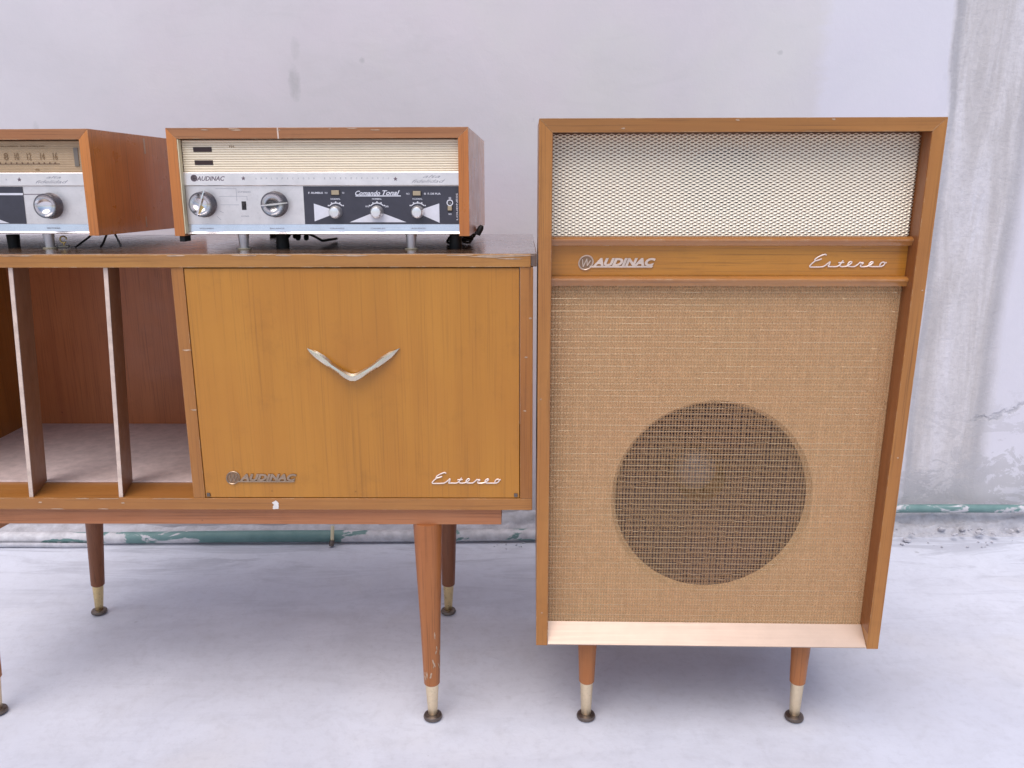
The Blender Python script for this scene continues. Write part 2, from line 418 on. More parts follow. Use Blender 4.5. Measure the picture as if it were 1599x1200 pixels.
    b1 = k.bump(mid, .25, .004); b2 = k.bump(fin, .35, .0012, b1)
    b3 = k.bump(k.math('MULTIPLY', k.math('ADD', stv, fin), strip), .35, .005, b2)
    k.p(Normal=k.bump(k.math('MULTIPLY', cr, -1.), .5, .004, b3))
    return k.m

def axis_coords(lo, hi, step, far_lo, far_hi):
    n = int(round((hi-lo)/step)); a = [lo + (hi-lo)*i/n for i in range(n+1)]
    pre = []; s = step; x = lo
    while x > far_lo: s *= 1.6; x -= s; pre.append(max(x, far_lo))
    post = []; s = step; x = hi
    while x < far_hi: s *= 1.6; x += s; post.append(min(x, far_hi))
    return pre[::-1] + a + post

def fbm(p, o=4):
    return noise.fractal(Vector(p), 1., 2., o)

def setting():
    xs = axis_coords(-1.9, 1.9, .02, -60, 60); ys = axis_coords(.8, 2.2, .02, -60, 60)
    V = []
    for y in ys:
        for x in xs:
            z = 0.
            if abs(x) < 4 and -1 < y < 2.3: z = .0012*fbm((x*2.3, y*2.3, 0), 3) - .0012
            V.append((x, y, min(z, 0.)))
    nx = len(xs)
    F = [(j*nx+i, j*nx+i+1, (j+1)*nx+i+1, (j+1)*nx+i) for j in range(len(ys)-1) for i in range(nx-1)]
    g = mesh_obj('ground', V, F, cement_floor(), smooth=True); g['kind'] = 'structure'
    # wall: front skin with relief, back and top closed
    xs = axis_coords(-1.9, 1.9, .014, -7, 7); zs = axis_coords(-.05, 1.75, .014, -.06, 3.0)
    V = []; nx = len(xs)
    for z in zs:
        for x in xs:
            y = 2.06 + .0035*fbm((x*1.3, z*1.3, 5), 3)
            wob = .02*noise.noise(Vector((3, z*4, 1))) 
            m = max(0., min(1., (x+wob-1.012)/.014))*max(0., min(1., (1.225-x-wob)/.014))
            y += m*(.003*fbm((x*26, z*7, 2), 4) + .003)
            if z < .28: y -= (1-z/.28)**2*.012*(1+fbm((x*9, z*9, 3), 4))
            V.append((x, y, z))
    F = [(j*nx+i, j*nx+i+1, (j+1)*nx+i+1, (j+1)*nx+i) for j in range(len(zs)-1) for i in range(nx-1)]
    b = len(V)
    V += [(-7, 2.26, -.06), (7, 2.26, -.06), (-7, 2.26, 3.0), (7, 2.26, 3.0)]
    top = [(len(zs)-1)*nx+i for i in range(nx)]
    F += [tuple(top + [b+3, b+2]), (b+1, b, b+2, b+3)]
    F += [tuple([b+0] + [j*nx for j in range(len(zs))] + [b+2]), tuple([b+1, b+3] + [j*nx+nx-1 for j in range(len(zs)-1, -1, -1)])]
    o = mesh_obj('wall', V, F, wall_mat(), smooth=True)
    o['kind'] = 'structure'
    # rough mortar at the foot of the wall
    k = NT('rough_mortar'); v = k.obj()
    n1 = k.noise(v, 30, 6, .7); n2 = k.noise(v, 5, 4)
    c = k.ramp(n1, [(.3, (.30, .285, .30)), (.5, (.43, .415, .44)), (.7, (.55, .54, .58))])
    c = k.mix(k.rng(n2, .4, .7, 0, .5), c, (.56, .55, .61))
    k.p(Base_Color=c, Roughness=.9, Normal=k.bump(n1, .6, .006))
    mort = k.m
    xs = axis_coords(-1.9, 1.9, .010, -7, 7); nv = 22
    V = []
    for i, x in enumerate(xs):
        right = max(0., min(1., (x+.25)/.2))
        h = .024 + .046*right + .010*fbm((x*3, 0, 0), 3)
        wd = .072 + .010*fbm((x*2.2, 4, 0), 3)
        for j in range(nv):
            t = j/(nv-1)
            y = 2.075 - wd*(1-t) - .01
            z = h*(t**1.4) - .003
            rough = math.sin(PI*min(1, t*1.1))*(.3+.7*right)
            z += rough*.015*fbm((x*26, t*5, 8), 5)
            y += rough*.006*fbm((x*18, t*5, 3), 4)
            V.append((x, y, z))
    F = [(i*nv+j, (i+1)*nv+j, (i+1)*nv+j+1, i*nv+j+1) for i in range(len(xs)-1) for j in range(nv-1)]
    o = mesh_obj('mortar_fillet', V, F, mort, smooth=True); o['kind'] = 'structure'
    # crumbs of broken cement
    mb = MB()
    for i in range(150):
        x = random.choice([random.uniform(.98, 1.55), random.uniform(.98, 1.55), random.uniform(-.05, .1), random.uniform(-1.5, .1)])
        y = 1.985 - random.random()**2*.06 + (.03 if random.random() < .5 else 0)
        r = random.uniform(.0015, .006) if x > .9 else random.uniform(.001, .003)
        if x > .9 and random.random() < .08: r = random.uniform(.008, .013)
        q = bmesh.ops.create_icosphere(mb.bm, subdivisions=1, radius=r)['verts']
        sx, sy, sz = random.uniform(.8, 1.7), random.uniform(.7, 1.1), random.uniform(.35, .7); a = random.uniform(0, PI)
        z0 = .0 if y < 1.97 else .012
        for vv in q:
            c0 = vv.co * (1+random.uniform(-.25, .25)); c0 = Vector((c0.x*sx, c0.y*sy, c0.z*sz)); c0.rotate(Matrix.Rotation(a, 3, 'Z'))
            vv.co = c0 + Vector((x, y, z0 + r*sz*.6))
    mb.build('cement_crumbs', mort, None, stuff=True)
setting()

# ------------------------------------------------------------------ water pipe
def pipe():
    k = NT('flaking_green_pipe'); v = k.obj()
    sep = k.n('SeparateXYZ', {0: v}); X = sep.outputs[0]
    n = k.noise(k.obj((9, 22, 22), 0), 1, 5, .6, .7)
    # where the green coat survives: patches along the length
    zone = k.ramp(k.rng(X, -1.4, 1.6), [(0, (0, 0, 0)), (.10, (.20,)*3), (.19, (.30,)*3), (.215, (1,)*3), (.31, (1,)*3), (.325, (0,)*3), (.49, (.12,)*3), (.53, (0,)*3), (.78, (.2,)*3), (.83, (.42,)*3)])
    g = k.rng(k.math('ADD', n, k.math('MULTIPLY', zone, .34)), .60, .63)
    gc = k.mix(k.noise(v, 30, 4), (.075, .165, .160), (.19, .30, .285))
    wc = k.mix(k.rng(k.noise(v, 50, 5), .35, .7), (.62, .60, .62), (.44, .42, .44))
    k.p(Base_Color=k.mix(g, wc, gc), Roughness=.55, Normal=k.bump(k.math('SUBTRACT', k.noise(v, 60, 4), k.math('MULTIPLY', g, .6)), .4, .001))
    t = thing('water_pipe', 'thin flaking white and green pipe running along the foot of the wall', 'pipe', (0, 0, 0))
    P = []; R_ = []
    for i in range(140):
        x = -2.2 + 4.6*i/139
        s = max(0., min(1., (x-.10)/.75)); s = s*s*(3-2*s)
        y = 1.965 + .012*max(0, min(1, (x+.7)/.8)) + .045*s
        P.append((x, y - .001*math.sin(x*5), .0165 + .048*s + .0015*math.sin(x*7))); R_.append(.0148 - .0040*s)
    MB().tube(P, R_, 20).build('pipe', k.m, t, True)
    # small capped stub strapped to the pipe
    mb = MB(); mb.tube([(-.452, 1.952, .052), (-.4525, 1.946, .034), (-.4535, 1.944, .016)], .0045, 12)
    mb.build('pipe_clip', M['cream'], t, True)
    MB().tube([(-.4535, 1.944, .018), (-.456, 1.942, .003)], .0062, 12).build('stub_end', M['glide'], t, True)
    # second thin conduit lying in front at the left
    c = thing('thin_conduit', 'narrow whitewashed conduit lying on the floor in front of the pipe', 'conduit')
    P = [(-2.2 + i*.06, 1.943 + .001*math.sin(i*1.3) + .004*max(0, (i-18)/12), .0055 + .0008*math.sin(i*.9)) for i in range(20)]
    MB().tube(P, .006, 12).build('tube', plain('conduit_wash', (.50, .49, .53), .6, var=.15, bump=.4), c, True)
pipe()

# ------------------------------------------------------------------ legs
def leg(parent, name, top, foot, rt, rb, ztop_f, rf, rfb, mat='leg', fmat='ferrule', scuffs=False):
    """top, foot in parent's local coordinates; the leg is a wood cone > ferrule > glide"""
    T, Fo = Vector(top), Vector(foot)
    ax = T - Fo; L = ax.length; ax.normalize()
    tf = ztop_f/ (T.z-Fo.z) * L
    wood_ = MB().lathe([(rb*.86, tf-.002), (rb, tf), (rb+(rt-rb)*.35, tf+(L-tf)*.4), (rb+(rt-rb)*.75, tf+(L-tf)*.75), (rt, L)], Fo, ax, 36).build(name, M[mat], parent, True)
    MB().lathe([(rfb*.7, .006), (rfb, .010), (rf*.97, tf-.003), (rf, tf-.001), (rf*.9, tf)], Fo, ax, 32).build('ferrule', M[fmat], wood_, True)
    MB().lathe([(.0, 0), (.0135, 0), (.0158, .0018), (.0162, .0042), (.0150, .0072), (.0120, .0088), (.0080, .0092), (0, .0092)], Fo, (ax.x*.3, ax.y*.3, 1), 28).build('floor_glide', M['glide'], wood_, True)
    return wood_

# ------------------------------------------------------------------ badges
def nac_badge(parent, x0, z0, mat, y=0.):
    """round emblem and slanted capitals on an underline; x0 left end, z0 baseline of the bar; 0.111 long"""
    b = thing('name_badge', '', ''); del b['label']; del b['category']
    b.parent = parent
    cx, cz, r = x0+.0112, z0+.0068, .0112
    mb = MB()
    # ring, slightly sheared
    n = 40; th = .0019
    vs_ = []
    for k_ in range(n):
        a = 2*PI*k_/n; ux, uz = math.cos(a), math.sin(a)
        for rr, yy in ((r, y), (r, y-.0016), (r-th*.5, y-.0024), (r-th, y-.0016), (r-th, y)):
            X = cx + ux*rr + uz*rr*.12; vs_.append(mb.bm.verts.new((X, yy, cz + uz*rr)))
    for k_ in range(n):
        for q in range(4):
            a, b2 = k_*5+q, ((k_+1) % n)*5+q
            mb.bm.faces.new((vs_[a], vs_[a+1], vs_[b2+1], vs_[b2]))
    # underline bar with pointed right end
    mb.prism([(x0+.018, z0-.0002), (x0+.1075, z0-.0002), (x0+.1095, z0+.0022), (x0+.016, z0+.0022)], y-.0022, y)
    mb.build('badge_bar', mat, b)
    MB().prism([(cx + math.cos(a)*(r-.001) + math.sin(a)*(r-.001)*.12, cz + math.sin(a)*(r-.001)) for a in [2*PI*i/28 for i in range(28)]], y-.0006, y).build('badge_disc', M['badgein'], b)
    # zigzag sign inside the ring
    mb = MB(); z = [(-.0062, .0052), (-.0026, -.0062), (.0002, .0058), (.0030, -.0046), (.0060, .0034)]
    P = [(cx+a+c*.2, y-.0012, cz+c) for a, c in z]
    for p0, p1 in zip(P, P[1:]): mb.tube([p0, p1], .00075, 6)
    mb.build('badge_sign', mat, b)
    text_obj('badge_letters', 'AUDINAC', mat, b, x0+.0215, x0+.1125, z0+.0078, .0118, y, .0022, shear=.32, bold=.055, spacing=1.02)
    return b

SCRIPT = [  # 'Estereo' traced as strokes, unit: width 1.0; z up from baseline
 [(.206, .150), (.196, .163), (.165, .158), (.115, .135), (.075, .108), (.062, .088), (.075, .080), (.120, .092), (.150, .104)],
 [(.075, .082), (.035, .048), (.008, .018), (.004, .004), (.020, -.004), (.090, -.004), (.170, .000), (.205, .018), (.250, .056), (.264, .066), (.262, .050), (.256, .028), (.240, .010)],
 [(.240, .002), (.300, .002), (.350, .002), (.385, .018), (.415, .055), (.432, .085)],
 [(.372, .052), (.410, .054), (.448, .058)], 
 [(.415, .052), (.396, .024), (.405, .006), (.440, .002), (.490, .010), (.535, .040), (.548, .060), (.530, .068), (.506, .050), (.496, .024), (.510, .006), (.550, .002)],
 [(.550, .002), (.590, .004), (.625, .028), (.660, .062), (.664, .050), (.690, .056), (.698, .048), (.680, .034)],
 [(.672, .028), (.664, .006), (.700, .000), (.760, .008), (.805, .036), (.825, .058), (.810, .066), (.784, .052), (.772, .026), (.785, .006), (.820, .002)],
 [(.820, .002), (.880, .002), (.930, .004), (.965, .020), (.978, .048), (.960, .062), (.935, .054), (.918, .030), (.920, .008), (.940, .002)],
 [(.960, .060), (.980, .052), (1.0, .056)],
]
def script_badge(parent, x0, x1, z0, y, mat, name='script_badge'):
    W = x1-x0; mb = MB()
    for st in SCRIPT:
        P = [Vector((x0+a*W, y-.0012, z0+b_*W)) for a, b_ in st]
        Q = []                                        # smooth the polyline (Catmull-Rom)
        for i in range(len(P)-1):
            a, b_, c, d_ = P[max(i-1, 0)], P[i], P[i+1], P[min(i+2, len(P)-1)]
            for t in (0, .33, .66):
                Q.append(.5*((2*b_) + (c-a)*t + (2*a-5*b_+4*c-d_)*t*t + (3*b_-a-3*c+d_)*t**3))
        Q.append(P[-1])
        mb.tube(Q, .00105*W/.11, 8)
    return mb.build(name, mat, parent, True)

# ------------------------------------------------------------------ record cabinet (console)
def cabinet():
    t = thing('record_cabinet', 'low amber wood record cabinet on tapered legs, with drop door and open record bay', 'cabinet',
              (.0318, 1.2444, .3928), (-.0048, 0, -.0103))
    L = -1.055
    MB().box(L-.004, .0052, .0025, .4124, .3872, .4066, .0012).build('top_panel', M['top'], t)
    MB().box(L-.004, -.0035, -.0022, .0022, .3868, .4060, .0010).build('top_edge', M['topedge'], t)
    MB().box(-.0195, 0, 0, .41, .0198, .3866, .0008).build('side_panel', M['frame_z'], t)
    MB().box(L, L+.0195, 0, .41, .0198, .3866, .0008).build('side_panel', M['frame_z'], t)
    MB().box(L, 0, 0, .41, 0, .0196, .001).build('bottom_panel', M['frame_x'], t)
    MB().box(-.5408, -.5222, .0006, .402, .0198, .3866, .0008).build('partition', M['frame_z'], t)
    MB().box(L+.02, -.5414, .402, .408, .0198, .3866).build('back_panel', M['inner'], t)
    MB().box(-.5216, -.02, .402, .408, .0198, .3866).build('back_panel', M['inner'], t)
    MB().box(L+.0198, -.5412, .0690, .4016, .0198, .0225, .0006).build('floor_liner', M['liner'], t)
    for xt, xb in ((-.6425, -.6615), (-.7855, -.8060)):
        dv = MB(); sh = -.014
        v = dv.bm.verts
        for (a, b_, nm) in ((0, .0058, 'divider'),):
            q = [v.new((xb, .0045, .0199)), v.new((xb+b_, .0045, .0199)), v.new((xt+b_, .0045, .3864)), v.new((xt, .0045, .3864)),
                 v.new((xb+sh, .070, .0226)), v.new((xb+sh+b_, .070, .0226)), v.new((xt+sh+b_, .070, .3864)), v.new((xt+sh, .070, .3864))]
            for f in ((0, 1, 2, 3), (4, 7, 6, 5), (0, 4, 5, 1), (3, 2, 6, 7), (1, 5, 6, 2), (0, 3, 7, 4)): dv.bm.faces.new([q[i] for i in f])
        d_ = dv.build('divider', M['dividerside'], t)
        e = MB(); e.prism([(xb-.0002, .0199), (xb+.0060, .0199), (xt+.0060, .3863), (xt-.0002, .3863)], .0028, .0044)
        e.build('divider_edge', M['divideredge'], d_)
    # drop door
    dr = MB().box(-.5213, -.0205, .0014, .021, .0206, .3852, .0008).build('drop_door', M['door'], t)
    nac_badge(dr, -.4860, .0475, M['badge_old'], .0014)
    script_badge(dr, -.1590, -.0500, .0458, .0014, M['script'])
    for x in (-.5165, -.0262):
        MB().box(x-.0028, x+.0028, -.0006, .0022, .0225, .0285, .0006).build('hinge_pin', M['glide'], dr)
    # chevron pull
    cx = -.2740; s = .00099
    path = [(-70, 49, .6, 1), (-66, 45.5, 5, 3), (-58, 40, 8.5, 5), (-48, 33.5, 9.6, 8), (-40, 28, 9.2, 10), (-34, 23.5, 7.4, 12), (-22, 15.5, 7.4, 14), (-10, 7.8, 8.6, 15), (-3, 4.8, 9.8, 15.5), (3, 4.8, 9.8, 15.5),
            (10, 7.8, 8.6, 15), (22, 15, 7.6, 14), (34, 22.3, 7.4, 12), (40, 26.5, 8.6, 10), (48, 32, 9.0, 8), (58, 38.8, 7.6, 5), (66, 44.8, 4.4, 3), (72, 49, .6, 1)]
    mb = MB(); rings = []
    for i, (a, b_, wd, dp) in enumerate(path):
        p0, p1 = path[max(i-1, 0)], path[min(i+1, len(path)-1)]
        tx, tz = p1[0]-p0[0], p1[1]-p0[1]; l = math.hypot(tx, tz); nx_, nz_ = -tz/l, tx/l
        x, z = cx + a*s, .2155 + b_*s
        back = .0014 if abs(a) > 44 else .0014 - .006*(1-abs(a)/44)
        yc = -.001 - dp*s*.9; hw = wd*s*.66
        sec = [(hw, .55), (hw*.55, .95), (-.05*hw, 1.), (-hw*.7, .82), (-hw, .45), (-hw*.7, .0), (hw*.7, .0)]
        rings.append([mb.bm.verts.new((x + nx_*u, back + (yc-back)*w_, z + nz_*u)) for u, w_ in sec])
    for A, B in zip(rings, rings[1:]):
        for i in range(7): mb.bm.faces.new((A[i], A[(i+1) % 7], B[(i+1) % 7], B[i]))
    mb.bm.faces.new(rings[0]); mb.bm.faces.new(rings[-1])
    mb.build('door_pull', M['handle'], dr, True)
    # apron
    ap = MB().box(-1.006, -.0495, .010, .030, -.0292, -.0004, .001).build('apron', M['apron'], t)
    MB().box(-1.006, -.0495, .372, .392, -.0292, -.0004, .001).build('rear_rail', M['innerside'], t)
    for x in (-1.006, -.0695):
        MB().box(x, x+.020, .0302, .3718, -.0292, -.0004, .001).build('side_rail', M['innerside'], t)
    # legs (world coordinates turned into the cabinet's own)
    mw = (Matrix.Translation(t.location) @ t.rotation_euler.to_matrix().to_4x4()).inverted()
    def lg(top, foot, rt, mat, fm):
        a, b_ = mw @ Vector(top), mw @ Vector(foot)
        leg(t, 'leg', a, b_, rt, .0136, .0685, .0116, .0080, mat, fm)
        return a
    lg((-.1385, 1.272, .3637), (-.1383, 1.262, 0), .0240, 'leg', 'ferrule')
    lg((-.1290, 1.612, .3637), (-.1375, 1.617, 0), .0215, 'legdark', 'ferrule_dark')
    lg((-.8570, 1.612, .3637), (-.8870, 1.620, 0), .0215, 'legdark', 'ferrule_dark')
    a = lg((-.9000, 1.292, .3637), (-.9030, 1.280, 0), .0240, 'leg', 'ferrule')
    MB().prism([(a.x-.01, -.0296), (a.x+.084, -.0296), (a.x+.046, -.050), (a.x-.01, -.070)], a.y-.009, a.y+.009).build('corner_block', M['innerside'], t)
    # marks of wear
    scuff(t, blob(-.4103, .0110, .0046, .0044, 17, .3), -.0002, 'chip', 'paint_chip')
    scuff(t, blob(-.4100, .0050, .0050, .0036, 17, .3), -.0003, 'chip', 'paint_chip')
    for x, z, a_, b_ in ((-.5285, .2610, .0060, .0011), (-.5260, .1660, .0050, .0009)):
        scuff(t, blob(x, z, a_, b_), .0004)
    random.seed(11)
    for i in range(16):
        x = random.uniform(-.95, -.02)
        scuff(t, blob(x, .4045, random.uniform(.004, .022), random.uniform(.0006, .0012), 9), -.0024)
    scuff(t, blob(-.052, .4030, .040, .0016, 15, .5), -.0024)
    scuff(t, blob(-.035, .3995, .018, .0008, 15, .5), -.0024)
    for i in range(9):
        x = random.uniform(-.95, -.55)
        scuff(t, blob(x, random.choice([.0012, .0188]), random.uniform(.006, .030), .0006, 9), -.0002)
    for x, z in ((-.7880, .0125), (-.6545, .0115), (-.010, .250), (-.004, .310), (-.012, .165)):
        scuff(t, blob(x, z, .0026, .0012), -.0002)
    # scuffs on the front right leg
    f = mw @ Vector((-.1383, 1.262, 0))
    for i in range(12):
        z = random.uniform(.075, .17); r = .0138 + (z-.0685)/.295*.0105
        ang = random.uniform(-.9, 1.2)
        p = MB().prism(blob(0, 0, random.uniform(.0008, .0016), random.uniform(.002, .007), 8, .4, random.uniform(-.5, .5)), -.0004, 0)
        o = p.build('scuff_mark', M['scuff'], t)
        o.location = (f.x + math.sin(ang)*r, f.y + .010*z/.3637 - math.cos(ang)*r - .0004, f.z + z); o.rotation_euler = (.03, 0, ang)
    return t
cabinet()

# ------------------------------------------------------------------ loudspeaker cabinet
def speaker():
    t = thing('speaker_cabinet', 'tall wooden loudspeaker cabinet with metal mesh above and woven tan grille cloth below', 'loudspeaker',
              (.0385, 1.2196, .1664), (.0239, 0, -.0246))
    W, Hh, D = .5533, .8215, .385
    a, b_ = .0185, .5348
    # mitred front: sides and top
    mb = MB()
    mb.mitred('left', 0, W, 0, Hh, .0185, 0, D); mb.build('side_panel', M['frame_z'], t)
    MB().mitred('right', 0, W, 0, Hh, .0185, 0, D).build('side_panel', M['frame_z'], t)
    MB().mitred('top', 0, W, 0, Hh, .0185, 0, D).build('top_panel', M['frame_x'], t)
    MB().box(a, b_, .034, D, .0015, .0180, .001).build('bottom_panel', M['innerside'], t)
    MB().box(a, b_, D-.008, D-.001, .018, Hh-.019).build('back_panel', M['innerside'], t)
    # reddish inner lining at both sides of the recess
    for x in (a, b_-.0006):
        MB().box(x, x+.0006, .0015, .0385, .0275, Hh-.0188).build('recess_lining', M['innerside'], t)
    # top compartment: backing behind expanded metal; added dark opening imitates a reflection
    mb = MB(); cx, cz, r = .268, .742, .052
    ring = [mb.bm.verts.new((cx+math.cos(2*PI*i/40)*r*1.25, .040, cz+math.sin(2*PI*i/40)*r)) for i in range(40)]
    def rect(th, x0, x1, z0, z1, c_x, c_z):
        dx, dz = math.cos(th), math.sin(th); k = 1e9
        if abs(dx) > 1e-6: k = min(k, ((x1-c_x) if dx > 0 else (x0-c_x))/dx)
        if abs(dz) > 1e-6: k = min(k, ((z1-c_z) if dz > 0 else (z0-c_z))/dz)
        return (c_x+dx*k, c_z+dz*k)
    def holed(name, mat, cx, cz, rx, rz, x0, x1, z0, z1, y, n=96, th=.012, cham=.0):
        mb = MB(); angs = sorted([2*PI*i/n for i in range(n)] + [math.atan2(q-cz, p-cx) % (2*PI) for p in (x0, x1) for q in (z0, z1)])
        R0, R1, R2 = [], [], []
        for th_ in angs:
            R0.append(mb.bm.verts.new((rect(th_, x0, x1, z0, z1, cx, cz)[0], y, rect(th_, x0, x1, z0, z1, cx, cz)[1])))
            R1.append(mb.bm.verts.new((cx+math.cos(th_)*(rx+cham), y, cz+math.sin(th_)*(rz+cham))))
            R2.append(mb.bm.verts.new((cx+math.cos(th_)*rx, y+th, cz+math.sin(th_)*rz)))
        n_ = len(angs)
        for A, B in ((R0, R1), (R1, R2)):
            for i in range(n_):
                mb.bm.faces.new((A[i], A[(i+1) % n_], B[(i+1) % n_], B[i]))
        return mb.build(name, mat, t)
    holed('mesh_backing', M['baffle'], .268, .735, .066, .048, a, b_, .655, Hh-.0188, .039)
    MB().lathe([(.068, .052), (.050, .062), (.020, .085), (0, .086)], (.268, 0, .735), (0, 1, 0), 40, cap=False).build('dark_reflection_cone', M['cone'], t, True)  # dark cone added in the opening, standing in for a reflection on the mesh
    # expanded metal sheet
    V, F = [], []; key = {}
    def vt(x, y, z):
        k = (round(x*1e5), round(z*1e5))
        if k not in key: key[k] = len(V); V.append((x, y, z))
        return key[k]
    x0, x1, z0, z1 = a+.0012, b_-.0012, .6592, .8024
    lw, sw = .01032, .00500
    yb = .0300
    rowi = 0; z = z0
    while z < z1 - sw*.4:
        x = x0 + (lw/2 if rowi % 2 else 0)
        while x < x1 + lw*.1:
            if x - lw/2 > x0-lw*.52 and x + lw/2 < x1 + lw*.52:
                cl = lambda q: min(max(q, x0), x1)
                ou = [vt(cl(x-lw/2), yb, z), vt(x if x0 <= x <= x1 else cl(x), yb, z+sw/2), vt(cl(x+lw/2), yb, z), vt(x if x0 <= x <= x1 else cl(x), yb, z-sw/2)]
                hx, hz = .0036, .00080
                inn = []
                for (u, v_, yy) in ((-hx, .0002, 0), (-.0008, hz, -.0010), (.0008, hz, -.0010), (hx, .0002, 0), (.0008, -hz, .0010), (-.0008, -hz, .0010)):
                    inn.append(len(V)); V.append((cl(x+u), yb+yy, z+v_))
                L_, T_, R__, B_ = ou
                F += [(L_, inn[0], inn[1], T_), (T_, inn[1], inn[2]), (T_, inn[2], inn[3], R__), (R__, inn[3], inn[4], B_), (B_, inn[4], inn[5]), (B_, inn[5], inn[0], L_)]
            x += lw
        z += sw/2; rowi += 1
    mesh_obj('expanded_metal_mesh', V, [f[::-1] for f in F], M['mesh'], t, stuff=True)
    # rails and badge board
    def rail(zt, zb):
        zm = (zt+zb)/2; hh_ = (zt-zb)/2
        pts = [(.0335, zt), (.0205, zt), (.0165, zt-.0012), (.0145, zt-.0032), (.0145, zt-.0055), (.0165, zt-.0078), (.0185, zb+.0012), (.0235, zb+.0002), (.0335, zb)]
        MB().prism_x(pts, a+.0007, b_-.0007).build('moulded_rail', M['rail'], t, True)
    rail(.6590, .6455); rail(.6015, .5868)
    bd = MB().box(a+.0007, b_-.0007, .0285, .036, .6016, .6454, .0003).build('badge_board', M['band'], t)
    nac_badge(bd, .0585, .6140, M['badge'], .0285)
    script_badge(bd, .3945, .5050, .6150, .0285, M['script'])
    # lower compartment: grille cloth over the baffle
    holed('woofer_baffle', M['bafflelight'], .2770, .2440, .1520, .1575, a, b_, .0195, .5868, .0350, cham=.007, n=120)
    MB().lathe([(.174, 0), (.160, .004), (.150, .006), (.146, .003), (.140, .009), (.120, .024), (.060, .062), (.040, .070)], (.2770, .049, .244), (0, 1, 0), 64, cap=False).build('woofer_cone', M['cone'], t, True)
    MB().lathe([(.0, -.004), (.016, -.001), (.027, .006), (.034, .016), (.036, .022)], (.2610, .0780, .272), (0, 1, 0), 40, cap=False).build('dust_cap', M['cap'], t, True)
    cl_ = thing('grille_cloth', '', ''); del cl_['label']; del cl_['category']; cl_.parent = t
    random.seed(3)
    X0, X1, Z0, Z1 = a+.0008, b_-.0008, .0268, .5864
    ncx = 110; ncz = 119; px, pz = (X1-X0)/ncx, (Z1-Z0)/ncz
    y0 = .0300
    def strips(n, m, along, name, mat, half, amp, phase, keep=lambda i: True, thick=.0007):
        V, F = [], []
        for i in range(n):
            if not keep(i): continue
            off = 0.; j_ = random.uniform(-.06, .06)
            base = len(V); pr = None
            for k_ in range(m*2+1):
                off = off*.93 + random.gauss(0, .0001)
                if along == 'z':
                    c = X0 + (i+.5+j_)*px + off; q = Z0 + k_*pz/2
                    yy = y0 + (amp if (k_ % 2 == 0) else (-amp if ((k_//2 + i) % 2 == phase) else amp*.2))
                    hw = half*(1+.15*math.sin(k_*1.1+i))
                    V += [(c-hw, yy+thick*.8, q), (c-hw*.45, yy-thick*.4, q), (c+hw*.45, yy-thick*.4, q), (c+hw, yy+thick*.8, q)]
                else:
                    c = Z0 + (i+.5+j_*.7)*pz + off*.6; q = X0 + k_*px/2
                    yy = y0 + (amp if (k_ % 2 == 0) else (-amp if ((k_//2 + i) % 2 == phase) else amp*.2))
                    hw = half*(1+.18*math.sin(k_*.9+i*2))
                    V += [(q, yy+thick*.8, c+hw), (q, yy-thick*.4, c+hw*.45), (q, yy-thick*.4, c-hw*.45), (q, yy+thick*.8, c-hw)]
                if k_:
                    for e in range(3):
                        a0 = base+(k_-1)*4+e; F.append((a0, a0+1, a0+5, a0+4))
        o = mesh_obj(name, V, F, mat, cl_, True, True); return o
    strips(ncx, ncz, 'z', 'warp_threads', M['cord'], .00142, .0005, 0)
    strips(ncz, ncx, 'x', 'weft_threads', M['weft'], .00095, .0005, 1)
    # thin metallic threads, floating here and there over the weave
    mb_V, mb_F = [], []
    for i in range(0, ncz, 2):
        zc = Z0 + (i+1.0)*pz
        k_ = 0
        ph = random.uniform(0, 50)
        while k_ < ncx*2:
            x = X0 + k_*px/2; u = noise.noise(Vector((x*9+ph, zc*7, 1))) + .6*noise.noise(Vector((x*40+ph, zc*3, 4)))
            inside = math.hypot(x-.2775, zc-.248) < .156
            out = u > (-.12 if inside else .22)
            yy = y0 - (.0016 if out else -.0006)
            b0 = len(mb_V); hw = .00030
            zz = zc + .0004*noise.noise(Vector((x*14, i, 2)))
            mb_V += [(x, yy, zz+hw), (x, yy-.0002, zz), (x, yy, zz-hw)]
            if k_: mb_F += [(b0-3, b0-2, b0+1, b0), (b0-2, b0-1, b0+2, b0+1)]
            k_ += 1
    mesh_obj('metallic_threads', mb_V, mb_F, M['goldthread'], cl_, True, True)
    # metal kick strip slanting out to the front
    MB().prism_x([(.0300, .0266), (.0302, .0256), (.0012, .0010), (-.0004, .0016), (-.0003, .0028)][::-1], a+.0006, b_-.0006).build('kick_strip', M['strip'], t)
    # legs
    mw = (Matrix.Translation(t.location) @ t.rotation_euler.to_matrix().to_4x4()).inverted()
    for x, y, dx in ((.1268, 1.262, 0), (.4860, 1.258, .002), (.142, 1.555, 0), (.497, 1.550, 0)):
        f = mw @ Vector((x, y, 0)); p = mw @ Vector((x+dx, y+.006, 0)); p.z = 0.0012 if y > 1.3 else .0016
        if y < 1.3: p = mw @ Vector((x+dx, y+.004, .1690))
        leg(t, 'leg', p, f, .0170, .0130, .0715, .0114, .0085, 'leg', 'ferrule')
    for x, z in ((.115, .8080), (.27, .8185), (.40, .8190)):
        scuff(t, blob(x, z, .0030, .0010), -.0001)
    for x, z in ((.005, .420), (.009, .060), (.549, .585), (.545, .330)):
        scuff(t, blob(x, z, .0014, .0010), -.0001)
    return t
speaker()

